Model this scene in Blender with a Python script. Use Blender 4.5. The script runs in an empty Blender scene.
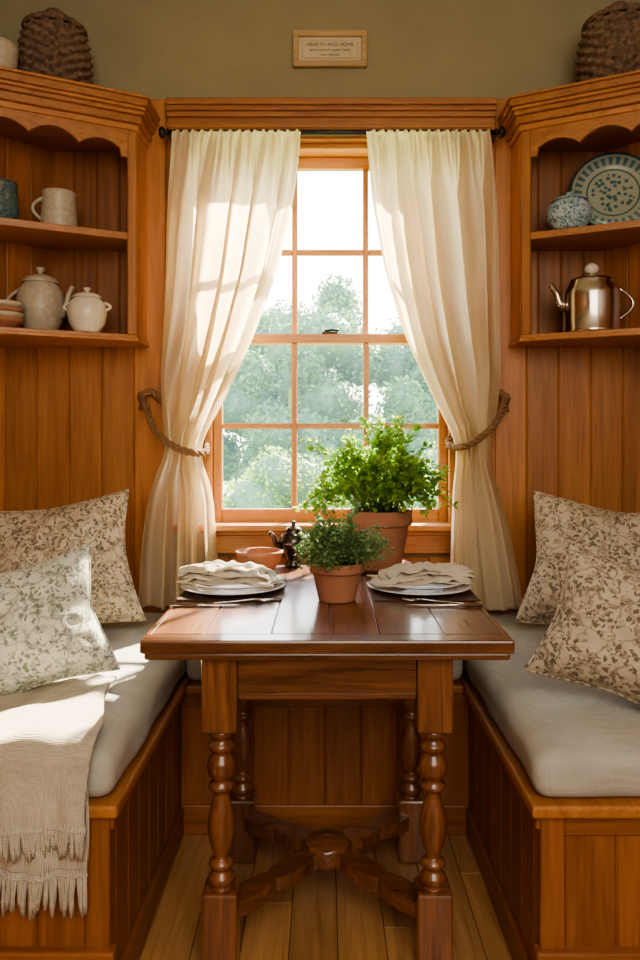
import bpy,bmesh,math,random
from mathutils import Vector,Matrix,noise
R=random.Random(7)
pi=math.pi
try:
    bpy.context.scene.view_settings.look='AgX - Medium High Contrast'
except Exception as e: print(e)
# ---------------------------------------------------------------- materials
def newmat(name):
    m=bpy.data.materials.new(name); m.use_nodes=True
    nt=m.node_tree; bs=nt.nodes['Principled BSDF']
    return m,nt,bs
def N(nt,t,**k):
    n=nt.nodes.new(t)
    for a,b in k.items(): setattr(n,a,b)
    return n
def L(nt,a,b): nt.links.new(a,b)
def ramp(nt,stops,interp='LINEAR'):
    r=N(nt,'ShaderNodeValToRGB'); e=r.color_ramp; e.interpolation=interp
    while len(e.elements)<len(stops): e.elements.new(0.5)
    for i,(p,c) in enumerate(stops):
        e.elements[i].position=p; e.elements[i].color=(*c,1)
    return r
def mathn(nt,op,a=None,b=None,c=None):
    n=N(nt,'ShaderNodeMath',operation=op)
    for i,v in enumerate((a,b,c)):
        if v is None: continue
        if isinstance(v,(int,float)): n.inputs[i].default_value=v
        else: L(nt,v,n.inputs[i])
    return n.outputs[0]
def mixc(nt,fac,a,b,mode='MIX'):
    n=N(nt,'ShaderNodeMix',data_type='RGBA',blend_type=mode)
    if isinstance(fac,(int,float)): n.inputs[0].default_value=fac
    else: L(nt,fac,n.inputs[0])
    for i,v in ((6,a),(7,b)):
        if isinstance(v,tuple): n.inputs[i].default_value=(*v,1)
        else: L(nt,v,n.inputs[i])
    return n.outputs[2]
def bump(nt,bs,h,strength=.3,dist=.002):
    b=N(nt,'ShaderNodeBump'); b.inputs['Strength'].default_value=strength; b.inputs['Distance'].default_value=dist
    L(nt,h,b.inputs['Height']); L(nt,b.outputs[0],bs.inputs['Normal'])
def wood(name,c1,c2,axis,rough=.42,dens=1.0,var=.35,coat=.15,bmp=.15,streak=0,crough=.25):
    m,nt,bs=newmat(name)
    tc=N(nt,'ShaderNodeTexCoord'); geo=N(nt,'ShaderNodeNewGeometry')
    mp=N(nt,'ShaderNodeMapping'); s=[22*dens]*3; s[axis]=1.6*dens
    mp.inputs['Scale'].default_value=s
    add=N(nt,'ShaderNodeVectorMath',operation='ADD')
    mul=N(nt,'ShaderNodeVectorMath',operation='SCALE'); mul.inputs[3].default_value=7
    cmb=N(nt,'ShaderNodeCombineXYZ')
    for i in range(3): L(nt,geo.outputs['Random Per Island'],cmb.inputs[i])
    L(nt,cmb.outputs[0],mul.inputs[0]); L(nt,tc.outputs['Object'],add.inputs[0]); L(nt,mul.outputs[0],add.inputs[1])
    L(nt,add.outputs[0],mp.inputs[0])
    n1=N(nt,'ShaderNodeTexNoise'); n1.inputs['Scale'].default_value=1; n1.inputs['Detail'].default_value=6; n1.inputs['Distortion'].default_value=1.2
    n1.inputs['Roughness'].default_value=.65
    L(nt,mp.outputs[0],n1.inputs['Vector'])
    r=ramp(nt,[(.3,c2),(.68,c1)]); L(nt,n1.outputs[0],r.inputs[0])
    col=r.outputs[0]
    mp2=N(nt,'ShaderNodeMapping'); s2=[110*dens]*3; s2[axis]=4*dens; mp2.inputs['Scale'].default_value=s2; L(nt,add.outputs[0],mp2.inputs[0])
    n2=N(nt,'ShaderNodeTexNoise'); n2.inputs['Scale'].default_value=1; n2.inputs['Detail'].default_value=3; L(nt,mp2.outputs[0],n2.inputs['Vector'])
    r2=ramp(nt,[(.30,(.55,.5,.45)),(.48,(1,1,1))]); L(nt,n2.outputs[0],r2.inputs[0])
    col=mixc(nt,.45+streak,col,r2.outputs[0],'MULTIPLY')
    hs=N(nt,'ShaderNodeHueSaturation')
    v=mathn(nt,'MULTIPLY_ADD',geo.outputs['Random Per Island'],var,1-var/2)
    L(nt,v,hs.inputs['Value']); L(nt,col,hs.inputs['Color'])
    L(nt,hs.outputs[0],bs.inputs['Base Color'])
    if streak:
        rr_=mathn(nt,'MULTIPLY_ADD',n1.outputs[0],.35,rough-.15); L(nt,rr_,bs.inputs['Roughness'])
    else: bs.inputs['Roughness'].default_value=rough
    bs.inputs['Coat Weight'].default_value=coat; bs.inputs['Coat Roughness'].default_value=crough
    bump(nt,bs,n1.outputs[0],bmp,.002)
    return m
def plain(name,c,rough=.5,metal=0,nscale=40,var=.25,bmp=.1,bd=.002,c2=None):
    m,nt,bs=newmat(name)
    tc=N(nt,'ShaderNodeTexCoord'); n=N(nt,'ShaderNodeTexNoise'); n.inputs['Scale'].default_value=nscale; n.inputs['Detail'].default_value=5
    L(nt,tc.outputs['Object'],n.inputs['Vector'])
    d=c2 or tuple(x*(1-var) for x in c)
    r=ramp(nt,[(.3,d),(.7,c)]); L(nt,n.outputs[0],r.inputs[0]); L(nt,r.outputs[0],bs.inputs['Base Color'])
    bs.inputs['Roughness'].default_value=rough; bs.inputs['Metallic'].default_value=metal
    if bmp: bump(nt,bs,n.outputs[0],bmp,bd)
    return m
def weave_h(nt,tc,sc):
    out=[]
    for d in ('X','Z','Y'):
        w=N(nt,'ShaderNodeTexWave',bands_direction=d); w.inputs['Scale'].default_value=sc; w.inputs['Distortion'].default_value=1.0
        w.inputs['Detail'].default_value=1
        L(nt,tc.outputs['Object'],w.inputs['Vector']); out.append(w.outputs['Fac'])
    return mathn(nt,'ADD',mathn(nt,'ADD',out[0],out[1]),out[2])
def cloth(name,c,c2,sc=130,rough=.9,bmp=.35,trans=0,tcol=None,nsc=9):
    m,nt,bs=newmat(name)
    tc=N(nt,'ShaderNodeTexCoord')
    n=N(nt,'ShaderNodeTexNoise'); n.inputs['Scale'].default_value=nsc; n.inputs['Detail'].default_value=4
    L(nt,tc.outputs['Object'],n.inputs['Vector'])
    h=weave_h(nt,tc,sc)
    r=ramp(nt,[(.35,c2),(.65,c)]); L(nt,n.outputs[0],r.inputs[0])
    f=mathn(nt,'MULTIPLY_ADD',h,.08,.86)
    hs=N(nt,'ShaderNodeHueSaturation'); L(nt,f,hs.inputs['Value']); L(nt,r.outputs[0],hs.inputs['Color'])
    L(nt,hs.outputs[0],bs.inputs['Base Color']); bs.inputs['Roughness'].default_value=rough
    bs.inputs['Specular IOR Level'].default_value=.15; bs.inputs['Sheen Weight'].default_value=.15
    bump(nt,bs,h,bmp,.0015)
    if trans:
        t=N(nt,'ShaderNodeBsdfTranslucent'); t.inputs[0].default_value=(*tcol,1)
        mx=N(nt,'ShaderNodeMixShader'); mx.inputs[0].default_value=trans
        out=nt.nodes['Material Output']
        L(nt,bs.outputs[0],mx.inputs[1]); L(nt,t.outputs[0],mx.inputs[2]); L(nt,mx.outputs[0],out.inputs[0])
    return m
def floral(name,bg,c1,c2,sc=22,mlo=.46):
    m,nt,bs=newmat(name)
    tc=N(nt,'ShaderNodeTexCoord')
    nz=N(nt,'ShaderNodeTexNoise'); nz.inputs['Scale'].default_value=sc*1.6; nz.inputs['Detail'].default_value=3
    L(nt,tc.outputs['Object'],nz.inputs['Vector'])
    sub=N(nt,'ShaderNodeVectorMath',operation='MULTIPLY_ADD'); sub.inputs[1].default_value=(.05,.05,.05)
    L(nt,nz.outputs['Color'],sub.inputs[0]); L(nt,tc.outputs['Object'],sub.inputs[2])
    def vor(s,lo,hi):
        v=N(nt,'ShaderNodeTexVoronoi'); v.inputs['Scale'].default_value=s
        L(nt,sub.outputs[0],v.inputs['Vector'])
        r=ramp(nt,[(lo,(1,1,1)),(hi,(0,0,0))]); L(nt,v.outputs['Distance'],r.inputs[0]); return r.outputs[0]
    a=vor(sc*3.4,.36,.46); b=vor(sc*1.5,.30,.36); petals=vor(sc*6,.3,.4)
    nm=N(nt,'ShaderNodeTexNoise'); nm.inputs['Scale'].default_value=sc*.9; nm.inputs['Detail'].default_value=1
    L(nt,tc.outputs['Object'],nm.inputs['Vector'])
    mk=ramp(nt,[(mlo,(0,0,0)),(mlo+.05,(1,1,1))]); L(nt,nm.outputs[0],mk.inputs[0])
    am=mathn(nt,'MULTIPLY',a,mk.outputs[0]); 
    col=mixc(nt,mathn(nt,'MULTIPLY',am,.85),bg,c1); bp=mathn(nt,'MULTIPLY',b,petals); col=mixc(nt,mathn(nt,'MULTIPLY',b,.55),col,c2); col=mixc(nt,bp,col,bg)
    v=N(nt,'ShaderNodeTexVoronoi',feature='DISTANCE_TO_EDGE'); v.inputs['Scale'].default_value=sc*.8; L(nt,sub.outputs[0],v.inputs['Vector'])
    st=ramp(nt,[(.02,(1,1,1)),(.05,(0,0,0))]); L(nt,v.outputs['Distance'],st.inputs[0])
    col=mixc(nt,mathn(nt,'MULTIPLY',st.outputs[0],.5),col,c1)
    L(nt,col,bs.inputs['Base Color']); bs.inputs['Roughness'].default_value=.9; bs.inputs['Specular IOR Level'].default_value=.1
    bump(nt,bs,weave_h(nt,tc,150),.3,.001)
    return m
def leafmat(name,c,c2,tr=.45,haze_glow=0,hc=(.50,.68,.58)):
    m,nt,bs=newmat(name)
    g=N(nt,'ShaderNodeNewGeometry'); r=ramp(nt,[(0,c),(1,c2)]); L(nt,g.outputs['Random Per Island'],r.inputs[0])
    L(nt,r.outputs[0],bs.inputs['Base Color']); bs.inputs['Roughness'].default_value=.5
    if haze_glow:
        bs.inputs['Emission Color'].default_value=(*hc,1); bs.inputs['Emission Strength'].default_value=haze_glow  # emission painted into the leaves to imitate hazy air
    t=N(nt,'ShaderNodeBsdfTranslucent'); L(nt,r.outputs[0],t.inputs[0])
    mx=N(nt,'ShaderNodeMixShader'); mx.inputs[0].default_value=tr; out=nt.nodes['Material Output']
    L(nt,bs.outputs[0],mx.inputs[1]); L(nt,t.outputs[0],mx.inputs[2]); L(nt,mx.outputs[0],out.inputs[0])
    return m
P1c,P2c=(.46,.205,.068),(.30,.115,.034)
pine=[wood('pine_'+'xyz'[i],P1c,P2c,i) for i in range(3)]
M_bench=[wood('bench_wood_'+'xyz'[i],(.34,.135,.045),(.20,.070,.021),i) for i in range(3)]
M_tab=[wood('table_wood_'+'xyz'[i],(.25,.100,.038),(.080,.028,.011),i,rough=.30,coat=.8,var=.45,streak=.4,bmp=.4,crough=.15) for i in range(3)]
M_sash=[wood('sash_wood_'+'xyz'[i],(.62,.30,.10),(.45,.20,.06),i,var=.1) for i in range(3)]
M_floor=wood('oak_floor',(.50,.285,.125),(.33,.175,.07),1,rough=.35,var=.4)
M_olive=plain('olive_plaster',(.31,.275,.165),.9,nscale=6,var=.1,bmp=.05)
M_ceil=plain('ceiling_plaster',(.7,.66,.56),.9,nscale=6,var=.06)
M_curt=cloth('curtain_linen',(.77,.70,.55),(.70,.62,.47),sc=260,bmp=.15,trans=.56,tcol=(.95,.83,.60),nsc=4)
M_cush=cloth('cushion_linen',(.48,.475,.42),(.43,.42,.37),sc=130)
M_nap=cloth('napkin_linen',(.66,.60,.49),(.56,.50,.39),sc=140)
M_throw=cloth('throw_wool',(.74,.68,.56),(.63,.57,.45),sc=95,bmp=.9)
M_flb=floral('floral_brown',(.54,.47,.36),(.13,.10,.07),(.27,.20,.13),21,.36)
M_flg=floral('floral_green',(.66,.66,.57),(.16,.20,.16),(.30,.35,.29),22,.38)
M_iron=plain('iron',(.05,.045,.04),.4,metal=.8)
M_steel=plain('polished_steel',(.62,.58,.52),.16,metal=1,nscale=8,var=.1,bmp=0)
M_pewter=plain('dark_pewter',(.10,.09,.09),.25,metal=.9,nscale=20)
M_terra=plain('terracotta',(.40,.19,.105),.85,nscale=14,var=.3,bmp=.15,c2=(.31,.14,.085))
M_stone=plain('stoneware',(.52,.46,.35),.4,nscale=60,var=.25,bmp=.05)
M_cer=plain('cream_ceramic',(.70,.64,.52),.25,nscale=10,var=.08,bmp=0)
M_plate=plain('plate_ceramic',(.74,.74,.72),.2,nscale=10,var=.06,bmp=0)
M_blue=floral('blue_glaze',(.40,.50,.50),(.04,.12,.18),(.08,.22,.28),26,.36); M_blue.node_tree.nodes['Principled BSDF'].inputs['Roughness'].default_value=.25
M_teal=floral('teal_glaze',(.10,.16,.15),(.03,.06,.10),(.35,.30,.2),26); M_teal.node_tree.nodes['Principled BSDF'].inputs['Roughness'].default_value=.25
M_bask=plain('wicker',(.24,.15,.09),.8,nscale=60,var=.7,bmp=.5,bd=.004)
M_rope=plain('rope',(.30,.17,.085),.9,nscale=150,var=.5,bmp=.5)
M_mat=plain('placemat',(.10,.05,.03),.8,nscale=120,var=.5,bmp=.4)
M_soil=plain('soil',(.05,.03,.02),.95,nscale=60,var=.6,bmp=.8)
M_paper=plain('aged_paper',(.62,.54,.36),.8,nscale=12,var=.15,bmp=0)
M_ink=plain('ink',(.10,.07,.04),.8,bmp=0)
M_frame=wood('pale_frame',(.55,.40,.20),(.42,.28,.13),0,dens=2)
M_lf=leafmat('herb_leaf',(.15,.35,.04),(.44,.64,.13),.5); M_lf2=leafmat('thyme_leaf',(.13,.26,.09),(.30,.43,.20))
M_stem=plain('stem',(.14,.22,.05),.6)
M_tree=leafmat('tree_leaf',(.08,.18,.08),(.20,.32,.13),.35,.48,(.42,.62,.64)); M_bush=leafmat('bush_leaf',(.20,.34,.08),(.38,.50,.16),.4,.3,(.6,.8,.42))  # both outdoor leaf materials carry the added hazy glow
M_core=leafmat('tree_core',(.05,.11,.05),(.07,.14,.06),.1,.42,(.42,.62,.64)); M_grass=plain('grass',(.30,.40,.14),.9,nscale=2,var=.4)  # tree core gets the painted hazy glow too
mg,nt,bs=newmat('window_glass')
tr=N(nt,'ShaderNodeBsdfTransparent'); gl=N(nt,'ShaderNodeBsdfGlossy'); gl.inputs['Roughness'].default_value=.02
mx=N(nt,'ShaderNodeMixShader'); mx.inputs[0].default_value=.003
L(nt,tr.outputs[0],mx.inputs[1]); L(nt,gl.outputs[0],mx.inputs[2]); L(nt,mx.outputs[0],nt.nodes['Material Output'].inputs[0]); M_glass=mg
M_deco,nt,bs=newmat('painted_plate')
tc=N(nt,'ShaderNodeTexCoord'); sx=N(nt,'ShaderNodeSeparateXYZ'); L(nt,tc.outputs['Object'],sx.inputs[0])
rad=mathn(nt,'SQRT',mathn(nt,'ADD',mathn(nt,'POWER',sx.outputs[0],2.0),mathn(nt,'POWER',sx.outputs[1],2.0)))
rr=mathn(nt,'DIVIDE',rad,.15)
ang=mathn(nt,'ARCTAN2',sx.outputs[1],sx.outputs[0])
pet=mathn(nt,'SINE',mathn(nt,'MULTIPLY',ang,30))
pm=ramp(nt,[(.45,(0,0,0)),(.55,(1,1,1))]); L(nt,mathn(nt,'MULTIPLY_ADD',pet,.5,.5),pm.inputs[0])
rg=ramp(nt,[(0,(.34,.36,.27)),(.58,(.06,.13,.13)),(.62,(.34,.36,.27)),(.72,(.08,.16,.17)),(.90,(.38,.40,.30)),(.96,(.04,.10,.13))],'CONSTANT'); L(nt,rr,rg.inputs[0])
band=ramp(nt,[(0,(0,0,0)),(.72,(1,1,1)),(.90,(0,0,0))],'CONSTANT'); L(nt,rr,band.inputs[0])
col=mixc(nt,mathn(nt,'MULTIPLY',band.outputs[0],pm.outputs[0]),rg.outputs[0],(.30,.33,.26))
vv=N(nt,'ShaderNodeTexVoronoi'); vv.inputs['Scale'].default_value=55; L(nt,tc.outputs['Object'],vv.inputs['Vector'])
vr=ramp(nt,[(.36,(1,1,1)),(.46,(0,0,0))]); L(nt,vv.outputs['Distance'],vr.inputs[0])
inn=ramp(nt,[(0,(1,1,1)),(.5,(0,0,0))],'CONSTANT'); L(nt,rr,inn.inputs[0])
col=mixc(nt,mathn(nt,'MULTIPLY',vr.outputs[0],inn.outputs[0]),col,(.06,.15,.15))
L(nt,col,bs.inputs['Base Color']); bs.inputs['Roughness'].default_value=.2
# ---------------------------------------------------------------- builder
class B:
    def __init__(s,name): s.name=name; s.bm=bmesh.new(); s.mats=[]
    def add(s,t,mat,M=None,smooth=False):
        if M is not None: t.transform(M)
        if mat not in s.mats: s.mats.append(mat)
        i=s.mats.index(mat)
        bmesh.ops.recalc_face_normals(t,faces=t.faces)
        for f in t.faces: f.material_index=i; f.smooth=smooth
        me=bpy.data.meshes.new('t'); t.to_mesh(me); t.free(); s.bm.from_mesh(me); bpy.data.meshes.remove(me)
    def box(s,x0,x1,y0,y1,z0,z1,mat,bev=0,seg=1,M=None,smooth=False):
        t=bmesh.new(); bmesh.ops.create_cube(t,size=1)
        for v in t.verts: v.co=Vector(((x0+x1)/2+v.co.x*(x1-x0),(y0+y1)/2+v.co.y*(y1-y0),(z0+z1)/2+v.co.z*(z1-z0)))
        if bev: bmesh.ops.bevel(t,geom=t.edges[:],offset=bev,segments=seg,affect='EDGES',profile=.5)
        s.add(t,mat,M,smooth)
    def lathe(s,prof,mat,c=(0,0,0),seg=36,M=None,fn=None):
        t=bmesh.new(); rings=[]
        for k,(r,z) in enumerate(prof):
            ring=[]
            for j in range(seg):
                a=2*pi*j/seg; q=r if fn is None else fn(r,z,a,k)
                ring.append(t.verts.new((c[0]+q*math.cos(a),c[1]+q*math.sin(a),c[2]+z)))
            rings.append(ring)
        for a,b in zip(rings,rings[1:]):
            for j in range(seg):
                k=(j+1)%seg; t.faces.new((a[j],a[k],b[k],b[j]))
        bmesh.ops.remove_doubles(t,verts=t.verts,dist=1e-6)
        s.add(t,mat,M,True)
    def tube(s,pts,r,mat,seg=8,M=None,smooth=True,rect=None,rot=0):
        t=bmesh.new(); pts=[Vector(p) for p in pts]; n=len(pts); rings=[]; up=Vector((0,0,1)); pn=None
        for i,p in enumerate(pts):
            d=(pts[min(i+1,n-1)]-pts[max(i-1,0)]).normalized()
            if pn is None:
                ref=up if abs(d.z)<.9 else Vector((1,0,0)); nn=(ref-d*ref.dot(d)).normalized()
            else: nn=(pn-d*pn.dot(d)).normalized()
            pn=nn; bb=d.cross(nn)
            ri=r[i] if isinstance(r,(list,tuple)) else r
            if rect is not None:
                w,h=rect[i]; ring=[t.verts.new(p+bb*a*w/2+nn*b*h/2) for a,b in ((-1,-1),(1,-1),(1,1),(-1,1))]
            else: ring=[t.verts.new(p+(nn*math.cos(2*pi*j/seg)+bb*math.sin(2*pi*j/seg))*ri) for j in range(seg)]
            rings.append(ring)
        m=len(rings[0])
        for a,b in zip(rings,rings[1:]):
            for j in range(m): t.faces.new((a[j],a[(j+1)%m],b[(j+1)%m],b[j]))
        t.faces.new(rings[0][::-1]); t.faces.new(rings[-1])
        s.add(t,mat,M,smooth)
    def prism(s,poly,h0,h1,mat,M=None,bev=0):
        t=bmesh.new()
        a=[t.verts.new((x,y,h0)) for x,y in poly]; b=[t.verts.new((x,y,h1)) for x,y in poly]; n=len(poly)
        t.faces.new(a[::-1]); t.faces.new(b)
        for i in range(n): t.faces.new((a[i],a[(i+1)%n],b[(i+1)%n],b[i]))
        if bev: bmesh.ops.bevel(t,geom=t.edges[:],offset=bev,segments=2,affect='EDGES',profile=.5)
        s.add(t,mat,M)
    def grid(s,fn,nu,nv,mat,M=None,smooth=True):
        t=bmesh.new(); g=[[t.verts.new(fn(i/nu,j/nv)) for j in range(nv+1)] for i in range(nu+1)]
        for i in range(nu):
            for j in range(nv): t.faces.new((g[i][j],g[i+1][j],g[i+1][j+1],g[i][j+1]))
        bmesh.ops.remove_doubles(t,verts=t.verts,dist=1e-6)
        s.add(t,mat,M,smooth)
    def sphere(s,c,r,mat,sc=(1,1,1),sub=3):
        t=bmesh.new(); bmesh.ops.create_icosphere(t,subdivisions=sub,radius=r)
        for v in t.verts: v.co=Vector((c[0]+v.co.x*sc[0],c[1]+v.co.y*sc[1],c[2]+v.co.z*sc[2]))
        s.add(t,mat,None,True)
    def done(s,mw=None,origin=None,solid=0,sub=0):
        me=bpy.data.meshes.new(s.name)
        s.bm.to_mesh(me); s.bm.free()
        for m in s.mats: me.materials.append(m)
        o=bpy.data.objects.new(s.name,me); bpy.context.scene.collection.objects.link(o)
        if mw is not None: o.matrix_world=mw
        if solid:
            k=o.modifiers.new('thick','SOLIDIFY'); k.thickness=solid; k.offset=0
        return o
def X(px,s): return (px-325)/s
def Z(py,s): return 1.2-(py-440)/s
def lerp(a,b,t): return a+(b-a)*t
def interp(tab,t):
    if t<=tab[0][0]: return tab[0][1]
    for (a,x),(b,y) in zip(tab,tab[1:]):
        if t<=b:
            return lerp(x,y,(t-a)/(b-a))
    return tab[-1][1]
def smooth_interp(tab,t,w):
    return sum(interp(tab,t+k*w/3) for k in range(-3,4))/7
# ---------------------------------------------------------------- room
WL,WR,YB,YF=-1.35,1.385,2.885,-1.3
WX0,WX1,WZ0,WZ1=-.45,.49,.86,2.32
b=B('floor')
x=WL
k=0
while x<WR:
    w=.115
    y=YF+((k*0.37)%1)*-.9
    while y<YB:
        l=1.3
        b.box(x+.0007,min(x+w,WR)-.0007,max(y,YF)+.0007,min(y+l,YB)-.0007,-.03,0,M_floor,.0015)
        y+=l
    x+=w;k+=1
b.box(WL,WR,YF,YB,-.08,-.03,M_mat)
b.done()
b=B('ceiling'); b.box(WL-.1,WR+.1,YF-.1,3.05,2.9,3.0,M_ceil); b.done()
b=B('wall_back')
for q in ((WL-.1,WX0,0,2.9),(WX1,WR+.1,0,2.9),(WX0,WX1,0,WZ0),(WX0,WX1,WZ1,2.9)):
    b.box(q[0],q[1],YB,3.05,q[2],q[3],M_olive)
def boards(b,a0,a1,w,z0,z1,f0,f1,mat,ax='x'):
    n=max(1,round((a1-a0)/w)); w=(a1-a0)/n
    for i in range(n):
        p,q=a0+i*w,a0+(i+1)*w
        if ax=='x': b.box(p,q,f0,f1,z0,z1,mat,.0055)
        else: b.box(f0,f1,p,q,z0,z1,mat,.0055)
boards(b,WL+.016,-.60,.124,0,2.49,YB-.015,YB,pine[2])
boards(b,.64,WR-.016,.124,0,2.49,YB-.015,YB,pine[2])
boards(b,-.60,.64,.124,0,.76,YB-.015,YB,pine[2])
b.done()
for nm,x0,x1,px in (('wall_left',WL-.1,WL,WL),('wall_right',WR,WR+.1,WR-.015)):
    b=B(nm); b.box(x0,x1,YF,YB,0,2.9,M_olive); boards(b,YF,YB,.124,0,2.49,px,px+.015,pine[2],'y'); b.done()
b=B('wall_front'); b.box(WL-.1,WR+.1,YF-.1,YF,0,2.9,M_olive); b.done()
# ---------------------------------------------------------------- window
b=B('window_1')
fx,fz,fy=M_sash[0],M_sash[2],M_sash[1]
b.box(WX0,WX0+.02,2.87,3.05,WZ0,WZ1,fz,.002); b.box(WX1-.02,WX1,2.87,3.05,WZ0,WZ1,fz,.002)
b.box(WX0+.02,WX1-.02,2.87,3.05,WZ1-.02,WZ1,fx,.002); b.box(WX0+.02,WX1-.02,2.89,3.05,WZ0,WZ0+.02,fx,.002)
ix0,ix1=WX0+.02,WX1-.02
m1=Z(337,264)
def sash(z0,z1,y0,y1,rb,rt):
    b.box(ix0,ix0+.035,y0,y1,z0,z1,fz,.004); b.box(ix1-.035,ix1,y0,y1,z0,z1,fz,.004)
    b.box(ix0+.035,ix1-.035,y0,y1,z0,z0+rb,fx,.004); b.box(ix0+.035,ix1-.035,y0,y1,z1-rt,z1,fx,.004)
    gx0,gx1=ix0+.035,ix1-.035; zz0,zz1=z0+rb,z1-rt
    for k in (1,2):
        c=lerp(gx0,gx1,k/3); b.box(c-.011,c+.011,y0+.004,y1-.004,zz0,zz1,fz,.004)
    c=(zz0+zz1)/2
    for k in range(3):
        b.box(lerp(gx0,gx1,k/3)+(.011 if k else 0),lerp(gx0,gx1,(k+1)/3)-(.011 if k<2 else 0),y0+.006,y1-.006,c-.011,c+.011,fx,.003)
    b.box(gx0,gx1,(y0+y1)/2-.0015,(y0+y1)/2+.0015,zz0,zz1,M_glass)
sash(WZ0+.02,m1+.018,2.915,2.95,.055,.036)
sash(m1-.018,WZ1-.02,2.955,2.99,.036,.045)
lx=X(330,264)
b.box(lx-.03,lx+.03,2.918,2.945,m1+.018,m1+.026,M_iron,.002); b.tube([(lx-.02,2.93,m1+.03),(lx+.01,2.925,m1+.034),(lx+.035,2.918,m1+.03)],.005,M_iron)
cx0,cx1=-.592,.640
for a,c in ((cx0,WX0),(WX1,cx1)):
    b.box(a,c,2.855,YB,.76,WZ1,pine[2],.003)
    b.box(a+.012,a+.03,2.845,2.857,.76,WZ1,pine[2],.004); b.box(c-.03,c-.012,2.845,2.857,.76,WZ1,pine[2],.004)
b.box(cx0,cx1,2.855,YB,WZ1,2.455,pine[0],.003)
for z0,z1,y0,e in ((WZ1+.004,WZ1+.02,2.843,-.01),(WZ1+.05,WZ1+.066,2.845,-.01),(2.41,2.43,2.838,0),(2.43,2.448,2.828,.0),(2.448,2.472,2.818,0)):
    b.box(cx0-e,cx1+e,y0,2.86,z0,z1,pine[0],.004,2)
b.box(-.56,.60,2.80,2.915,.862,.886,fx,.006,3)
b.box(-.54,.58,2.848,YB,.775,.862,pine[0],.004)
b.box(-.54,.58,2.835,2.85,.842,.862,pine[0],.005,2); b.box(-.54,.58,2.84,2.85,.775,.79,pine[0],.004,2)
b.done()
# ---------------------------------------------------------------- curtain rod
S=274
b=B('curtain_rod'); ry,rz=2.780,Z(133,273)
ra,rb_=-.572,.622
b.tube([(ra,ry,rz),(rb_,ry,rz)],.0105,M_iron,12)
for e,dx in ((ra,-1),(rb_,1)):
    M=Matrix.Translation((e,ry,rz))@Matrix.Rotation(dx*pi/2,4,'Y')
    b.lathe([(0.0,0),(.016,.0),(.016,.005),(.009,.007),(.009,.011),(.020,.016),(.022,.025),(.015,.034),(0,.037)],M_iron,M=M,seg=16)
for e in (ra+.006,rb_-.006):
    b.tube([(e,ry,rz-.004),(e,ry+.01,rz-.02),(e,2.83,rz-.03),(e,2.854,rz-.03)],.005,M_iron)
    b.box(e-.010,e+.010,2.846,2.855,rz-.06,rz,M_iron,.002)
b.done()
# ---------------------------------------------------------------- curtains
def curtain(outer,inner,seed):
    b=B('curtain'); rr=random.Random(seed); ph=[rr.uniform(0,6) for _ in range(8)]
    tie=447
    def f(u,v):
        py=lerp(131,640,v)
        xo=smooth_interp(outer,py,14); xi=smooth_interp(inner,py,14)
        ktop=min(1,max(0,(py-142)/80)); ktop=ktop*ktop*(3-2*ktop)
        near=math.exp(-((py-tie)/36)**2)
        uu=u+.055*math.sin(4.3*u+ph[0]+v*.8)+.02*math.sin(11*u+ph[6])+.014*math.sin(v*5+ph[5])
        a=2*pi*5.6*uu
        s1=math.sin(a+ph[1]); s1=math.copysign(abs(s1)**.7,s1)
        big=s1+.40*math.sin(.53*a+ph[2]+v*1.8)
        small=.34*math.sin(2.1*a+ph[3]+.9*math.sin(v*6+ph[7]))
        top=.5*math.sin(2*pi*15*u+ph[4]+math.sin(9*u))+.25*math.sin(2*pi*27*u)
        amp=lerp(.011,.046,ktop)*(1-.35*near)
        yy=2.758-amp*(big+small)*.9-.014*top*(1-ktop)
        yy-=near*.030*math.sin(pi*u)
        cr=math.exp(-((py-395)/90)**2)*(1 if py<tie else .6)
        yy-=.011*cr*math.sin(2*pi*10*u+v*14)
        yy+=.016*noise.noise((u*3.5,v*6,seed))+.006*noise.noise((u*10,v*16,seed+4))
        if yy>2.81: yy=2.81+.028*math.tanh((yy-2.81)/.028)
        x=lerp(xo,xi,u)+ (6*ktop*(1-near)*math.cos(a+ph[1])*min(1,6*u*(1-u)))
        z=Z(py,S)
        if py<144:
            k=(144-py)/13; yy=lerp(yy,2.768-.006*top,min(1,k*1.5)); z+=.005*top*k
            if 131<py<138: yy-=.006
        z+= .012*math.sin(a*.5+ph[2])*max(0,(py-600)/40)
        return Vector(((x-325)/S,yy,max(z,.592)))
    b.grid(f,240,170,M_curt)
    return b.done()
oL=[(126,173),(137,172),(200,167),(300,163),(380,159),(430,164),(450,168),(480,152),(520,143),(560,138),(640,134)]
iL=[(126,301),(137,301),(200,294),(270,279),(340,253),(400,225),(440,203),(455,200),(490,212),(560,218),(640,219)]
oR=[(126,489),(137,490),(250,496),(380,496),(430,489),(450,484),(480,492),(520,503),(580,515),(640,524)]
iR=[(126,366),(137,366),(200,371),(270,383),(340,404),(400,431),(440,453),(455,455),(490,450),(560,447),(640,446)]
curtain(oL,iL,3); curtain(oR,iR,9)
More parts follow.
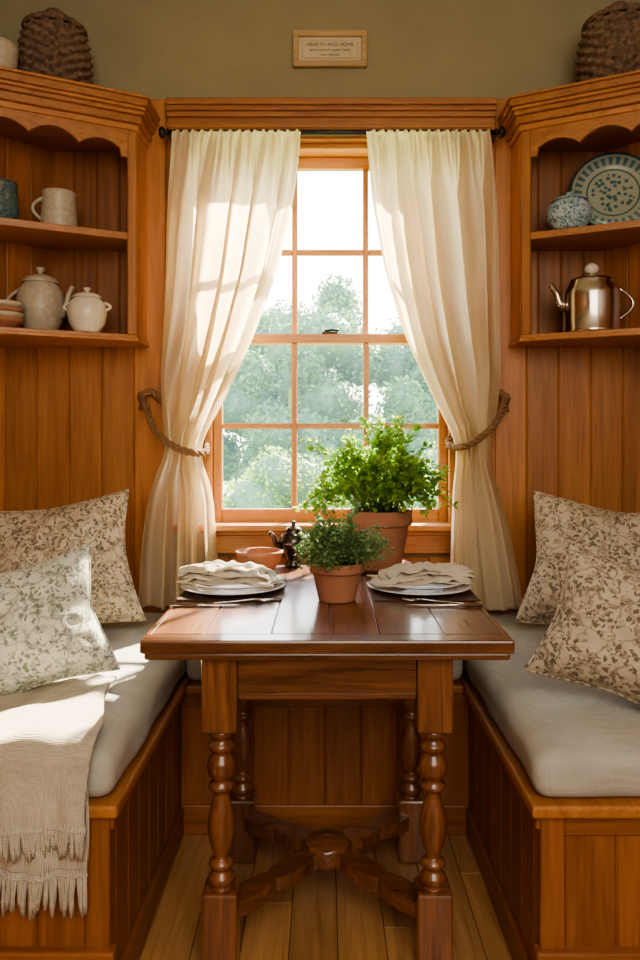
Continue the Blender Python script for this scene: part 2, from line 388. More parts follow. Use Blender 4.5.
def rope(pts,n=90):
    b=B('curtain_tieback')
    P=[Vector(p) for p in pts]
    def cr(t):
        t=t*(len(P)-1); i=min(int(t),len(P)-2); f=t-i
        p0,p1,p2,p3=P[max(i-1,0)],P[i],P[i+1],P[min(i+2,len(P)-1)]
        return .5*((2*p1)+(p2-p0)*f+(2*p0-5*p1+4*p2-p3)*f*f+(3*p1-p0-3*p2+p3)*f**3)
    for off in range(3):
        q=[]
        for k in range(n+1):
            c=cr(k/n); d=(cr(min(1,k/n+.01))-cr(max(0,k/n-.01))).normalized()
            n1=d.cross(Vector((0,1,.3))).normalized(); n2=d.cross(n1); a=k*.62+off*2*pi/3
            q.append(c+(n1*math.cos(a)+n2*math.sin(a))*.007)
        b.tube(q,.0072,M_rope,6)
    h=P[0]; b.sphere(h,.017,M_rope,(1,1,1.3)); b.tube([(h.x,h.y,h.z),(h.x,2.868,h.z)],.004,M_iron)
    b.lathe([(.004,0),(.010,-.012),(.008,-.02),(.013,-.05),(0,-.052)],M_rope,c=(h.x,h.y-.004,h.z),seg=14)
    b.done()
def cp(px,py,y): 
    return (X(px,S),y,Z(py,S))
rope([cp(139,396,2.82),cp(148,408,2.75),cp(160,430,2.685),cp(178,445,2.660),cp(195,452,2.675),cp(206,452,2.76),cp(200,442,2.845),cp(180,428,2.848),cp(150,392,2.84),cp(139,396,2.82)])
rope([cp(509,398,2.82),cp(501,408,2.75),cp(490,424,2.685),cp(474,438,2.660),cp(459,446,2.675),cp(449,446,2.76),cp(455,436,2.845),cp(475,422,2.848),cp(500,392,2.84),cp(509,398,2.82)])
# ---------------------------------------------------------------- corner cabinets
def cabinet(xp,m,wall):
    b=B('corner_cabinet'); yb=YB-.016; yp=2.71; sl=.5; U=abs(wall-xp)-.016; wl=xp+m*U; y0=yp-sl*U; q=math.sqrt(1+sl*sl)
    def foot(o,back=0):
        return [(xp-m*o,yp+(sl-q)*o*1.0),(xp-m*o,yb),(wl,yb),(wl,y0-q*o)]
    for z0,z1,o in ((1.556,1.575,.004),(1.912,1.938,-.004),(2.30,2.315,0)):
        b.prism(foot(o),z0,z1,pine[0],bev=.003)
    b.prism(foot(.010),1.55,1.562,pine[0],bev=.004)
    for z0,z1,o in ((2.300,2.322,.008),(2.322,2.350,.020),(2.350,2.366,.030),(2.366,2.378,.038),(2.378,2.404,.046),(2.404,2.414,.052)):
        b.prism(foot(o),z0,z1,pine[0],bev=.0045)
    b.box(min(xp,xp+m*.018),max(xp,xp+m*.018),yp+.012,yb,1.575,2.30,pine[2],.002)
    a=Vector((xp+m*.36,yb,0)); c=Vector((wl,y0+.16,0)); d=(c-a); n=5
    for k in range(n):
        p,q2=a+d*(k/n),a+d*((k+1)/n)
        nn=Vector((-d.y,d.x,0)).normalized()*(.012 if m<0 else -.012)
        b.prism([(p.x,p.y),(q2.x,q2.y),(q2.x+nn.x,q2.y+nn.y),(p.x+nn.x,p.y+nn.y)],1.575,2.30,M_bench[2],bev=.003)
    a0,a1=sorted((xp+m*.018,xp+m*.36)); boards(b,a0,a1,.085,1.575,2.30,yb-.006,yb,M_bench[2])
    dirv=Vector((m*1,-sl,0)).normalized(); nrm=Vector((-m*sl,-1,0)).normalized()
    Lf=U*q
    M=Matrix(((dirv.x,0,-nrm.x,xp),(dirv.y,0,-nrm.y,yp),(0,1,0,0),(0,0,0,1)))
    def fr(x0,x1,z0,z1,mat,t=.02,bev=.003): b.box(x0,x1,z0,z1,0,t,mat,bev,M=M)
    fr(0,.032,1.575,2.30,pine[2]); fr(Lf-.05,Lf,1.575,2.30,pine[2])
    x0,x1=.032,Lf-.05; n=120; ns=4
    top=[(x1,2.30),(x0,2.30)]; low=[]
    for k in range(n+1):
        t=k/n; s=abs(math.sin(pi*ns*t))
        z=2.196+.014+.036*s**.8+.026*math.sin(pi*t)
        if t<.04 or t>.96: z=2.203
        low.append((lerp(x0,x1,t),z))
    b.prism(top+low,.0,.018,pine[0],M=M)
    b.prism(foot(-.03),2.285,2.299,M_bench[0])
    b.done()
cabinet(X(137,280),-1,WL); cabinet(X(521,280),1,WR)
# ---------------------------------------------------------------- crockery helpers
def lidded(name,x,y,z,r,h,mat,spout=0,handle=0,two=0):
    b=B(name)
    b.lathe([(0,0),(r*.62,0),(r*.66,h*.03),(r*.9,h*.2),(r,h*.42),(r*.95,h*.62),(r*.72,h*.74),(r*.70,h*.76)],mat)
    b.lathe([(r*.76,h*.755),(r*.78,h*.775),(r*.6,h*.84),(r*.25,h*.885),(r*.10,h*.9),(r*.1,h*.92),(r*.19,h*.95),(r*.17,h*.99),(0,h)],mat)
    if spout: 
        s=spout; b.tube([(s*r*.85,0,h*.28),(s*r*1.12,0,h*.4),(s*r*1.22,0,h*.6),(s*r*1.38,0,h*.72)],[r*.22,r*.15,r*.11,r*.10],mat,12)
    for s in ([handle] if handle else [])+([-1,1] if two else []):
        k=.30 if two else .58
        b.tube([(s*r*(.86+k*math.sin(pi*t/10)),0,h*lerp(.68,.28,t/10)) if not two else (s*r*(.9+k*math.sin(pi*t/10)),0,h*lerp(.66,.48,t/10)) for t in range(11)],r*.08,mat,8)
    b.done(Matrix.Translation((x,y,z)))
def mug(name,x,y,z,r,h,mat,hs=1,rot=0):
    b=B(name)
    b.lathe([(0,0),(r*.95,0),(r,h*.06),(r*.92,h*.5),(r*.86,h*.9),(r*.9,h),(r*.8,h),(r*.8,h*.1),(0,h*.08)],mat)
    b.tube([(hs*r*(.85+.5*math.sin(pi*t/10)),0,h*lerp(.82,.25,t/10)) for t in range(11)],r*.1,mat,8)
    b.done(Matrix.Translation((x,y,z))@Matrix.Rotation(rot,4,'Z'))
SH1,SH2=1.5755,1.9385
lidded('stoneware_teapot',-1.02,2.725,SH1,.083,.245,M_stone,spout=1,handle=-1)
lidded('sugar_bowl',-.835,2.668,SH1,.068,.160,M_cer,two=1)
b=B('bowl_stack')
for k in range(4):
    z=k*.018; r=.074
    b.lathe([(0,z),(r*.5,z),(r*.55,z+.004),(r*.9,z+.022),(r,z+.036),(r*.96,z+.036),(r*.85,z+.024),(r*.5,z+.008),(0,z+.007)],M_terra if k%2==0 else M_stone)
b.done(Matrix.Translation((-1.10,2.585,SH1)))
mug('stoneware_jug',-.945,2.70,SH2,.066,.138,M_stone,-1,.5)
mug('patterned_mug',-1.12,2.63,SH2,.06,.15,M_teal,-1)
def basket(x,y,z,r,h):
    b=B('lidded_basket'); n=60
    def prof(t): return r*(.76+.25*math.sin(pi*(t*.80+.10)))
    def f(rr,zz,a,k): 
        row=(k//4)%2; s=math.sin(a*13+(pi if row else 0)); return rr+.011*s*abs(math.sin((k%4+.5)/4*pi))
    hb=h*.72
    b.lathe([(0,0)]+[(prof(t/n),hb*t/n) for t in range(n+1)],M_bask,seg=156,fn=lambda rr,zz,a,k:0 if rr==0 else f(rr,zz,a,k))
    for tt in (0.02,1.0):
        b.lathe([(prof(tt)+.010*math.cos(q*pi/4),hb*tt+.010*(1+math.sin(q*pi/4))) for q in range(9)],M_bask,seg=60)
    rl=prof(1)
    b.lathe([(rl*1.0*math.cos(t/24*pi/2),hb+.008+h*.12*math.sin(t/24*pi/2)) for t in range(24)]+[(0,hb+.008+h*.12)],M_bask,seg=132,fn=lambda rr,zz,a,k:rr if rr<.03 else f(rr,zz,a,k))
    b.lathe([(.024,hb+h*.12),(.016,hb+h*.16),(.030,hb+h*.18),(.032,hb+h*.225),(.02,hb+h*.25),(0,hb+h*.255)],M_bask,seg=24)
    b.done(Matrix.Translation((x,y,z)))
basket(-.965,2.715,2.4145,.122,.33); basket(1.04,2.69,2.4145,.138,.34)
b=B('small_bowl'); b.lathe([(0,0),(.036,0),(.04,.01),(.062,.05),(.066,.09),(.069,.115),(.06,.115),(.05,.05),(0,.02)],M_stone); b.done(Matrix.Translation((-1.105,2.565,2.4145)))
lidded('patterned_sugar_bowl',.862,2.68,SH2,.078,.135,M_blue)
b=B('decorative_plate'); b.lathe([(0,0),(.09,0),(.10,.004),(.15,.018),(.152,.022),(.10,.010),(.09,.006),(0,.006)],M_deco,seg=64)
b.done(Matrix.Translation((1.04,2.745,SH2+.152))@Matrix.Rotation(math.radians(-12),4,'Z')@Matrix.Rotation(math.radians(78),4,'X'))
b=B('metal_kettle'); r=.100
b.lathe([(0,0),(r*.98,0),(r,.006),(r*.97,.012),(r*.97,.10),(r*.98,.135),(r*.94,.160),(r*.80,.178),(r*.82,.184),(r*.74,.192),(r*.4,.203),(r*.14,.208),(r*.13,.215)],M_steel,seg=48)
b.lathe([(r*.12,.214),(r*.24,.222),(r*.26,.234),(r*.16,.246),(r*.1,.25),(0,.251)],M_cer,seg=20)
b.tube([(-r*.92,0,.09),(-r*1.15,0,.11),(-r*1.22,0,.14),(-r*1.45,0,.175)],[.022,.016,.011,.010],M_steel,12)
b.tube([(r*(.93+.55*math.sin(pi*t/12)),0,lerp(.165,.05,t/12)) for t in range(13)],.0065,M_steel,8)
b.done(Matrix.Translation((.945,2.695,SH1)))
# ---------------------------------------------------------------- sign
b=B('framed_sign')
x0,x1,z0,z1=X(293,264),X(367,264),Z(68,264),Z(32,264); w=.022
b.box(x0,x1,2.862,YB,z1-w,z1,M_frame,.003); b.box(x0,x1,2.862,YB,z0,z0+w,M_frame,.003)
b.box(x0,x0+w,2.863,YB,z0+w,z1-w,M_frame,.003); b.box(x1-w,x1,2.863,YB,z0+w,z1-w,M_frame,.003)
b.box(x0+w,x1-w,2.876,YB,z0+w,z1-w,M_paper)
b.box(x0+w+.012,x1-w-.012,2.8745,2.8762,z0+w+.012,z1-w-.012,M_frame)
b.box(x0+w+.015,x1-w-.015,2.8735,2.8756,z0+w+.015,z1-w-.015,M_paper)
sg=b.done()
for k,(txt,sz) in enumerate((('HEARTH AND HOME',.019),('gather here with grateful hearts',.012),('ever welcome',.012))):
    cu=bpy.data.curves.new('sign_text','FONT'); cu.body=txt; cu.size=sz; cu.align_x='CENTER'; cu.extrude=.0004
    o=bpy.data.objects.new('lettering',cu); bpy.context.scene.collection.objects.link(o)
    o.location=((x0+x1)/2,2.873,z1-w-.034-k*.018); o.rotation_euler=(pi/2,0,0); cu.materials.append(M_ink); o.parent=sg
# ---------------------------------------------------------------- benches
BX=.443; BY=2.32; BE=1.56; ZT=.456
xl,xr=WL+.016,WR-.016
b=B('built_in_bench')
b.box(xl,-BX-.018,BE+.024,YB-.016,0,ZT-.026,M_bench[2]); b.box(BX+.018,xr,BE+.024,YB-.016,0,ZT-.026,M_bench[2]); b.box(-BX-.018,BX+.018,BY+.018,YB-.016,0,ZT-.026,M_bench[2])
for s in (-1,1):
    f0,f1=sorted((s*BX,s*(BX+.018)))
    boards(b,BE+.05,BY,.105,.07,ZT-.04,f0,f1,M_bench[2],'y')
    g0,g1=sorted((s*(BX-.012),s*(BX+.016)))
    b.box(g0,g1,BE-.005,BY,0,.075,M_bench[1],.004,2)
    g0,g1=sorted((s*(BX-.008),s*(BX+.016)))
    b.box(g0,g1,BE+.006,BY,ZT-.06,ZT-.0255,M_bench[1],.004,2)
    e0,e1=sorted((s*BX,s*(BX+.05))); b.box(e0,e1,BE,BE+.05,.01,ZT-.0255,M_bench[2],.003)
    xe=xl if s<0 else xr
    h0,h1=sorted((s*(BX+.049),xe))
    boards(b,h0,h1,.105,.1,ZT-.06,BE+.008,BE+.026,M_bench[2])
    b.box(h0,h1,BE+.001,BE+.026,ZT-.07,ZT-.0255,M_bench[0],.003)
    h0,h1=sorted((s*(BX-.012),xe)); b.box(h0,h1,BE-.014,BE+.02,0,.155,M_bench[0],.005,2)
    h0,h1=sorted((s*(BX-.022),xe)); b.box(h0,h1,BE-.02,YB-.016,ZT-.026,ZT,pine[1],.007,3)
boards(b,-BX,BX,.105,.07,ZT-.04,BY,BY+.018,M_bench[2])
b.box(-BX+.012,BX-.012,BY-.012,BY+.018,0,.09,M_bench[0],.004,2); b.box(-BX,BX,BY-.006,BY+.018,ZT-.07,ZT-.0255,M_bench[0],.004,2)
b.box(-BX+.022,BX-.022,BY-.022,YB-.016,ZT-.026,ZT,pine[0],.007,3)
b.done()
CT=ZT+.105
def cushion(x0,x1,y0,y1,seed):
    b=B('seat_cushion'); z0,z1=ZT+.001,CT
    cx,cy,hx,hy=(x0+x1)/2,(y0+y1)/2,(x1-x0)/2,(y1-y0)/2; hz=(z1-z0)/2; cz=(z0+z1)/2
    t=bmesh.new(); bmesh.ops.create_cube(t,size=2)
    for v in t.verts: v.co=Vector((v.co.x*hx,v.co.y*hy,v.co.z*hz))
    bmesh.ops.bevel(t,geom=t.edges[:],offset=.038,segments=6,affect='EDGES',profile=.55)
    for ax,h in ((0,hx),(1,hy)):
        n=int(2*h/.03)
        for k in range(1,n):
            p=-h+.05+(2*h-.1)*k/n; co=[0,0,0]; co[ax]=p; no=[0,0,0]; no[ax]=1
            bmesh.ops.bisect_plane(t,geom=t.verts[:]+t.edges[:]+t.faces[:],plane_co=co,plane_no=no)
    for v in t.verts:
        n1=noise.noise(Vector((v.co.x*5,v.co.y*5,seed)))+.5*noise.noise(Vector((v.co.x*14,v.co.y*14,seed)))
        ed=max(abs(v.co.x)/hx,abs(v.co.y)/hy)
        if v.co.z>0: v.co.z+=.009*n1+.012*(1-ed**3)-.005
        if ed>.9:
            v.co.x+=.008*noise.noise(Vector((v.co.y*7,v.co.z*16,seed+3))) ; v.co.y+=.006*noise.noise(Vector((v.co.x*7,v.co.z*16,seed+7)))
        v.co+=Vector((cx,cy,cz))
        v.co.z=max(v.co.z,z0)
    b.add(t,M_cush,None,True)
    b.done()
cushion(xl+.005,-BX+.008,BE-.005,YB-.02,1); cushion(BX-.008,xr-.005,BE-.005,YB-.02,5); cushion(-BX+.016,BX-.016,BY-.005,YB-.02,8)
# ---------------------------------------------------------------- pillows
def pillow(x,y,z,w,h,t,rx,rz,ry,mat,seed):
    b=B('throw_pillow'); pc=.10
    def ol(a,c):
        k=.97+.03*math.cos(2*math.atan2(c,a)*2+pi)  # slightly soft corners
        wob=.012*math.sin(a*4+seed)+.010*math.sin(c*5+seed*2)
        return a*w/2*(1-pc*(1-c*c))*k*(1+wob), c*h/2*(1-pc*(1-a*a))*k*(1+wob)
    def f(side):
        def g(u,v):
            a,c=u*2-1,v*2-1
            e=(max(0,1-abs(a)**2.3)*max(0,1-abs(c)**2.3))**.5
            px,pz=ol(a,c)
            n1=noise.noise(Vector((a*2.2,c*2.2,seed+side)))+.5*noise.noise(Vector((a*5,c*5,seed+side*2)))
            crease=noise.noise(Vector((math.atan2(c,a)*3.5,.3,seed)))*(.55*max(abs(a),abs(c)))
            return Vector((px,side*(t/2*e*(1+.24*n1+.35*crease)),pz))
        return g
    b.grid(f(-1),44,44,mat); b.grid(f(1),44,44,mat)
    P=[]
    for k in range(160):
        s=k/160*4; q=int(s); r_=s-q; a,c=[(-1+2*r_,-1),(1,-1+2*r_),(1-2*r_,1),(-1,1-2*r_)][q]
        px,pz=ol(a,c); P.append((px,0,pz))
    P.append(P[0]); b.tube(P,.0035,mat,6)
    M=Matrix.Translation((x,y,z))@Matrix.Rotation(math.radians(rz),4,'Z')@Matrix.Rotation(math.radians(rx),4,'X')@Matrix.Rotation(math.radians(ry),4,'Y')
    return b.done(M)
pillow(-.865,2.47,.790,.50,.45,.21,-20,12,-8,M_flb,1)
pillow(-.740,1.90,.734,.37,.34,.18,-24,18,-13,M_flg,2)
pillow(.905,2.47,.787,.50,.45,.21,-20,-12,8,M_flb,3)
pillow(.730,1.82,.736,.40,.34,.19,-24,-18,17,M_flb,4)
# ---------------------------------------------------------------- throw blanket
b=B('throw_blanket')
def path(d,off):
    ye=BE-.014-off; zt=CT+.016+off; r=.04
    y0=2.0-off*3; La=y0-(ye+r); 
    if d<La: return y0-d,zt
    d-=La; arc=r*pi/2
    if d<arc: a=d/r; return ye+r-r*math.sin(a),zt-r+r*math.cos(a)
    return ye-.005,zt-r-(d-arc)
for li,(off,zend,xa,xb) in enumerate(((.0,.325,-.86,-.486),(.012,.425,-.88,-.472))):
    tot=(2.0-off*3-(BE-.014-off+.04))+.04*pi/2+(CT+.016+off-.04-zend)
    def f(u,v,off=off,xa=xa,xb=xb,tot=tot):
        y,z=path(v*tot,off)
        x=lerp(xa,xb,u); top=max(0,min(1,(y-BE)/.42)); x-=.075*top*u
        x+=.008*math.sin(v*9+off*200)*u
        hang=max(0,min(1,(CT-z)/.1))
        wv=.010*math.sin(u*17+off*90+v*2)+.005*math.sin(u*41+2)
        y-=hang*(wv+.008); z+=(1-hang)*(.005*math.sin(u*18+v*12)+.003)
        return Vector((x,y,z))
    b.grid(f,70,70,M_throw)
    n=56
    for k in range(n):
        u=(k+.5)/n; p=f(u,1); l=R.uniform(.065,.09)*(1 if li==0 else .75); dx=R.uniform(-.010,.010); 
        b.tube([p+Vector((0,0,.004)),p+Vector((dx*.3,-.002,-l*.3)),p+Vector((dx*.8,-.002,-l*.7)),p+Vector((dx,R.uniform(-.003,.003),-l))],[.0034,.0026,.003,.0018],M_throw,5)
        b.sphere(p+Vector((0,-.001,-.006)),.0055,M_throw,sub=1)
b.done(solid=.005)
# ---------------------------------------------------------------- table
b=B('dining_table'); TX=.005; T=.76; fy0,fy1=1.665,2.715; hw=.412
ws=[.9,1.15,1.0,.85,1.1,1.0]; tot=sum(ws); acc=0; xx0,xx1=TX-hw+.012,TX+hw-.012
for k,w_ in enumerate(ws):
    p=lerp(xx0,xx1,acc/tot); acc+=w_; q=lerp(xx0,xx1,acc/tot)
    b.box(p+.0004,q-.0004,fy0+.06,fy1-.06,T-.028,T-.0006*(k%2),M_tab[1],.0022)
for a,c in ((fy0,fy0+.06),(fy1-.06,fy1)): b.box(TX-hw,TX+hw,a,c,T-.030,T,M_tab[0],.005,2)
for s in (-1,1):
    a,c=sorted((TX+s*hw,TX+s*(hw-.012))); b.box(a,c,fy0+.06,fy1-.06,T-.030,T,M_tab[1],.0015)
b.box(TX-hw+.008,TX+hw-.008,fy0+.008,fy1-.008,T-.046,T-.029,M_tab[0],.005,2)
LX=.243; LY0,LY1=1.745,2.19; lw=.04
b.box(TX-LX+lw,TX+LX-lw,LY0-.026,LY0-.004,.612,T-.044,M_tab[0],.002); b.box(TX-LX+lw,TX+LX-lw,LY0-.032,LY0-.02,.612,.626,M_tab[0],.004)
b.box(TX-LX+lw,TX+LX-lw,LY1+.004,LY1+.026,.612,T-.044,M_tab[0],.002)
for s in (-1,1):
    a,c=sorted((TX+s*(LX+.004),TX+s*(LX+.026))); b.box(a,c,LY0+lw,LY1-lw,.612,T-.044,M_tab[1],.002)
    a,c=sorted((TX+s*(LX-.02),TX+s*(LX+.02))); b.box(a,c,LY1+lw,2.60,.69,T-.044,M_tab[1],.002)
prof=[(.024,.545),(.034,.538),(.036,.53),(.030,.523),(.021,.518),(.021,.512),(.031,.506),(.034,.499),(.031,.492),(.022,.486),(.024,.48),(.033,.468),(.037,.452),(.033,.436),(.024,.425),(.020,.42),(.031,.414),(.033,.408),(.030,.402),(.019,.396),(.018,.388),(.022,.375),(.030,.352),(.035,.325),(.034,.30),(.028,.276),(.021,.258),(.017,.247),(.019,.243),(.030,.237),(.032,.231),(.029,.225),(.020,.22),(.023,.214),(.032,.204),(.034,.196),(.030,.188),(.024,.182),(.03,.176)]
prof=[(r*.90,z) for r,z in prof]
for sx in (-1,1):
    for ly in (LY0,LY1):
        cx=TX+sx*LX
        b.box(cx-lw,cx+lw,ly-lw,ly+lw,.54,T-.037,M_tab[2],.004,2)
        b.lathe(prof,M_tab[2],c=(cx,ly,0),seg=32)
        b.box(cx-lw,cx+lw,ly-lw,ly+lw,.0,.178,M_tab[2],.006,2)
cy=(LY0+LY1)/2
for sx in (-1,1):
    for sy,ly in ((-1,LY0),(1,LY1)):
        e=Vector((TX+sx*(LX-.02),ly-sy*.02,.12)); c=Vector((TX,cy,.135)); d=(e-c)
        P=[];rc=[]
        for k in range(41):
            t=k/40; p=c+d*t; p.z=.142-.026*t
            P.append(p); wv=abs(math.cos(pi*2.5*t))
            rc.append((.036+.026*wv**.7,.036))
        b.tube(P,1,M_tab[0],rect=rc,smooth=False)
b.lathe([(0,.115),(.058,.115),(.062,.12),(.062,.160),(.056,.166),(.034,.166),(.030,.170),(.012,.174),(0,.175)],M_tab[0],c=(TX,cy,0),seg=8)
b.done()
# ---------------------------------------------------------------- table setting
def plate(b,r,z,mat):
    b.lathe([(0,z),(r*.55,z),(r*.62,z+.003),(r*.98,z+.013),(r,z+.016),(r*.97,z+.0165),(r*.64,z+.007),(r*.58,z+.005),(0,z+.005)],mat,seg=56)
def setting(x,y,sgn):
    tz=T+.0005
    b=B('placemat'); b.box(x-.140,x+.150,y-.15,y+.10,tz,tz+.003,M_mat,.001); b.done()
    b=B('dinner_plate'); plate(b,.153,0,M_plate); plate(b,.128,.0125,M_plate); b.done(Matrix.Translation((x,y,tz+.0035)))
    b=B('folded_napkin')
    def f0(lay):
        w,h=.140-.006*lay,.075-.008*lay
        def f(u,v):
            a,c=u*2-1,v*2-1
            px=a*w+.010*math.sin(c*3+lay*2)+.010*lay*sgn; py=c*h*(1-.15*a*sgn)+.008*math.sin(a*4+lay*2)
            n1=noise.noise(Vector((a*2.3,c*2.3,lay*3+sgn*7)))+.6*noise.noise(Vector((a*6,c*4,lay*3)))
            base=.028+lay*.0115+.014*n1
            ed=max(abs(a)**5,abs(c)**5)
            return Vector((px,py,max(base-.014*abs(a)**3-.006*ed,.0225+lay*.003)))
        return f
    for lay in range(4):
        b.grid(f0(lay),34,24,M_nap)
    b.done(Matrix.Translation((x,y,tz+.0085))@Matrix.Rotation(sgn*.12,4,'Z'),solid=.004)
    yy=y-.185
    b=B('fork'); 
    b.tube([(-.095,0,.004),(-.05,0,.004),(0,0,.006),(.04,0,.009),(.055,0,.008)],1,M_steel,rect=[(.011,.003),(.008,.003),(.006,.003),(.007,.003),(.016,.002)])
    for k in range(4): b.tube([(.055,-.0075+k*.005,.008),(.075,-.009+k*.006,.005),(.098,-.008+k*.0053,.008)],[.0016,.0016,.001],M_steel,6)
    b.tube([(.055,-.0085,.008),(.055,.0085,.008)],.003,M_steel,6)
    b.done(Matrix.Translation((x+.03,yy+.01,tz))@Matrix.Rotation(.2 if sgn<0 else pi-.25,4,'Z'))
    b=B('table_knife')
    b.tube([(-.10,0,.004),(-.02,0,.005),(0,0,.004),(.06,0,.004),(.10,0,.003)],1,M_steel,rect=[(.012,.006),(.009,.006),(.008,.004),(.015,.0016),(.003,.001)])
    b.done(Matrix.Translation((x+.04*sgn,yy-.03,tz))@Matrix.Rotation(.05 if sgn<0 else pi-.05,4,'Z'))
setting(-.268,2.22,-1); setting(.275,2.22,1)
b=B('terracotta_bowl'); b.lathe([(0,0),(.045,0),(.048,.006),(.070,.035),(.077,.06),(.080,.062),(.080,.07),(.071,.07),(.064,.04),(.04,.012),(0,.010)],M_terra); b.done(Matrix.Translation((-.22,2.54,T+.0005)))
b=B('pewter_teapot'); b.lathe([(0,0),(.03,0),(.032,.006),(.022,.014),(.03,.03),(.048,.06),(.052,.085),(.044,.108),(.03,.118),(.032,.122),(.024,.134),(.008,.140),(.006,.145),(.011,.152),(0,.160)],M_pewter)
b.tube([(-.045,0,.07),(-.07,0,.085),(-.078,0,.11),(-.092,0,.122)],[.014,.010,.007,.007],M_pewter,10)
b.tube([(.046+.034*math.sin(pi*t/10),0,lerp(.11,.05,t/10)) for t in range(11)],.0045,M_pewter,8)
b.done(Matrix.Translation((-.110,2.655,T+.0005))@Matrix.Rotation(.5,4,'Z'))
# ---------------------------------------------------------------- plants
def pot(b,r,h,z=0):
    b.lathe([(0,z),(r*.68,z),(r*.70,z+.004),(r*.92,z+h*.72),(r*.93,z+h*.74),(r*1.02,z+h*.75),(r*1.04,z+h*.78),(r*1.04,z+h*.97),(r*1.0,z+h),(r*.93,z+h),(r*.9,z+h*.9),(0,z+h*.9)],M_terra,seg=48)
    b.lathe([(r*.9,z+h*.905),(r*.5,z+h*.93),(0,z+h*.94)],M_soil,seg=24)
def leaf(t,p,d,up,l,w):
    d=d.normalized(); s=d.cross(up); 
    if s.length<1e-3: s=Vector((1,0,0))
    s.normalize(); n=s.cross(d)
    v=[p,p+d*l*.35+s*w*.5+n*w*.12,p+d*l*.75+s*w*.38+n*w*.1,p+d*l-n*w*.15,p+d*l*.75-s*w*.38+n*w*.1,p+d*l*.35-s*w*.5+n*w*.12]
    v=[t.verts.new(q) for q in v]; m=t.verts.new(p+d*l*.5)
    for i in range(6): t.faces.new((v[i],v[(i+1)%6],m))
def foliage(b,c,rad,ns,nl,ll,lw,lm,seed,stem_r,loose=.2):
    rr=random.Random(seed); t=bmesh.new(); c=Vector(c)
    for k in range(ns):
        a=rr.uniform(0,2*pi); el=math.asin(rr.uniform(-.3,1)); q=rr.uniform(.5,1.0)+(rr.random()**4)*loose
        bumpy=1+.22*math.sin(a*3+seed)+.15*math.sin(a*5+el*4)
        e=Vector((rad[0]*math.cos(a)*math.cos(el)*bumpy,rad[1]*math.sin(a)*math.cos(el)*bumpy,rad[2]*(math.sin(el)+.25)*(1+.12*math.sin(a*4))))*q
        s=Vector((e.x*.25,e.y*.25,0)); P=[]
        for j in range(7):
            f=j/6; p=s.lerp(e,f); p.z=lerp(0,e.z,f)+rad[2]*.35*math.sin(pi*f)*(1-.3*f); P.append(c+p)
        b.tube(P,stem_r,M_stem,4)
        for j in range(nl):
            f=rr.uniform(.3,1.0)**.8; i=min(5,int(f*6)); p=P[i].lerp(P[i+1],f*6-i)
            d=Vector((rr.gauss(0,1),rr.gauss(0,1),rr.gauss(.35,.8))); d=d.normalized()+(P[i+1]-P[i]).normalized()*.5
            sc=rr.uniform(.6,1.15)
            p=p+d.normalized()*rr.uniform(0,ll*.6)
            leaf(t,p,d,Vector((rr.gauss(0,.5),rr.gauss(0,.5),1)),ll*sc,lw*sc)
    if lm not in b.mats: b.mats.append(lm)
    i=b.mats.index(lm)
    for f in t.faces: f.material_index=i
    me=bpy.data.meshes.new('t'); t.to_mesh(me); t.free(); b.bm.from_mesh(me); bpy.data.meshes.remove(me)
b=B('potted_herb'); 
b.lathe([(0,0),(.085,0),(.105,.012),(.112,.022),(.105,.022),(.09,.008),(0,.006)],M_terra,seg=40)
pot(b,.106,.195,.008)
foliage(b,(0,0,.19),(.235,.16,.25),190,22,.023,.018,M_lf,4,.0012,.4)
b.done(Matrix.Translation((.185,2.575,T+.0005)))
b=B('potted_thyme'); pot(b,.073,.105)
foliage(b,(0,0,.098),(.118,.11,.115),170,24,.013,.009,M_lf2,8,.0008,.3)
b.done(Matrix.Translation((.033,2.09,T+.0005)))
# ---------------------------------------------------------------- outdoors
b=B('ground'); b.box(-40,40,3.3,80,-1.2,-1.0,M_grass); b.done()
def tree(name,x,y,z0,r,h,seed,lm,nleaf,ls):
    b=B(name); rr=random.Random(seed); blobs=[]
    b.tube([(x,y,-1),(x+.1,y,z0+h*.4),(x,y,z0+h*.7)],[.22,.16,.08],M_stem,8)
    for k in range(13):
        a=rr.uniform(0,2*pi); q=rr.uniform(0,.8)*r; zz=z0+h*rr.uniform(.12,.85); br=r*rr.uniform(.32,.5)*(1.15-.5*(zz-z0)/h)
        blobs.append((Vector((x+q*math.cos(a),y+q*math.sin(a),zz)),br))
    t=bmesh.new()
    for c,br in blobs:
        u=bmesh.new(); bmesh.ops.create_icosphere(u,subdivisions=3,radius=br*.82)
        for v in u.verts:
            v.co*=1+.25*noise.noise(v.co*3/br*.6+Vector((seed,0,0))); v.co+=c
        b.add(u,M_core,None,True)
        for j in range(int(nleaf)):
            d=Vector((rr.gauss(0,1),rr.gauss(0,1)-.3,rr.gauss(.1,1))).normalized(); p=c+d*br*(rr.uniform(.80,1.10)+.22*noise.noise(d*2.5))
            leaf(t,p,Vector((rr.gauss(0,1),rr.gauss(0,1),rr.gauss(0,1))),Vector((rr.gauss(0,1),rr.gauss(0,1),1)),ls*rr.uniform(.6,1.3),ls*.6)
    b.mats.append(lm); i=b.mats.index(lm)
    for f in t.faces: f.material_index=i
    me=bpy.data.meshes.new('t'); t.to_mesh(me); t.free(); b.bm.from_mesh(me); b.done()
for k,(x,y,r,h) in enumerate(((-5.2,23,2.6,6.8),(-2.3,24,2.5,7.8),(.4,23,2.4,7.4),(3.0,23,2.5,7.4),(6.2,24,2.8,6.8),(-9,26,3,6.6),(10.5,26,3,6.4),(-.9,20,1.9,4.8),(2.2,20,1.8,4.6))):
    tree('tree',x,y,-.8,r,h,k+1,M_tree,480,.15)
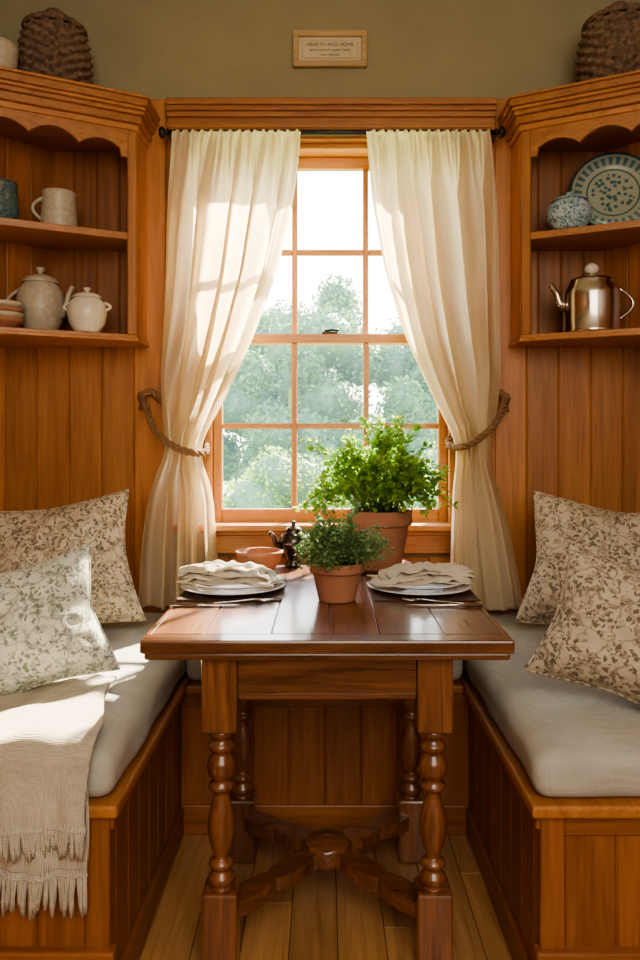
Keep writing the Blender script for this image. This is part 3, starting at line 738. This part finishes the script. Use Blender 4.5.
for k,(x,y,r,h) in enumerate(((-3.3,13,1.5,2.0),(-1.2,14,1.4,1.9),(1.0,13,1.4,1.9),(2.9,14,1.5,2.1),(-5.6,14,1.6,2.3),(5.4,14,1.6,2.2))):
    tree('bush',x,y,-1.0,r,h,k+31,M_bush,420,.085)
# ---------------------------------------------------------------- lights
w=bpy.data.worlds.new('World'); bpy.context.scene.world=w; w.use_nodes=True
nt=w.node_tree; bg=nt.nodes['Background']
tc=N(nt,'ShaderNodeTexCoord'); sx=N(nt,'ShaderNodeSeparateXYZ'); L(nt,tc.outputs['Generated'],sx.inputs[0])
r=ramp(nt,[(.0,(1.0,.96,.88)),(.35,(.92,.95,1.0)),(1,(.55,.74,1.0))]); L(nt,sx.outputs[2],r.inputs[0]); L(nt,r.outputs[0],bg.inputs[0]); bg.inputs[1].default_value=9
sd=bpy.data.lights.new('sun','SUN'); sd.energy=46; sd.angle=math.radians(1.2); sd.color=(1,.85,.63)
so=bpy.data.objects.new('sun',sd); bpy.context.scene.collection.objects.link(so)
so.rotation_euler=Vector((-.40,-.84,-.76)).to_track_quat('-Z','Y').to_euler(); so.location=(4,8,7)
def area(nm,loc,tgt,size,en,col,portal=False,sy=None):
    d=bpy.data.lights.new(nm,'AREA'); d.energy=en; d.color=col; d.size=size
    if sy: d.shape='RECTANGLE'; d.size_y=sy
    o=bpy.data.objects.new(nm,d); bpy.context.scene.collection.objects.link(o); o.location=loc
    o.rotation_euler=(Vector(tgt)-Vector(loc)).to_track_quat('-Z','Y').to_euler()
    if portal: d.cycles.is_portal=True
area('window_portal',(.02,3.06,1.59),(.02,0,1.59),.94,1,(1,1,1),True,1.46)
area('fill_light',(.3,-.9,2.1),(0,2.6,1.0),1.8,64,(1,.90,.76))  # added warm fill behind the camera; stands for no actual lamp
# ---------------------------------------------------------------- camera
cd=bpy.data.cameras.new('camera'); cd.lens=760/960*36; cd.sensor_width=36; cd.shift_x=-5/960; cd.shift_y=-40/960; cd.clip_start=.05; cd.clip_end=300
co=bpy.data.objects.new('camera',cd); bpy.context.scene.collection.objects.link(co); co.location=(0,0,1.2); co.rotation_euler=(pi/2,0,0)
bpy.context.scene.camera=co
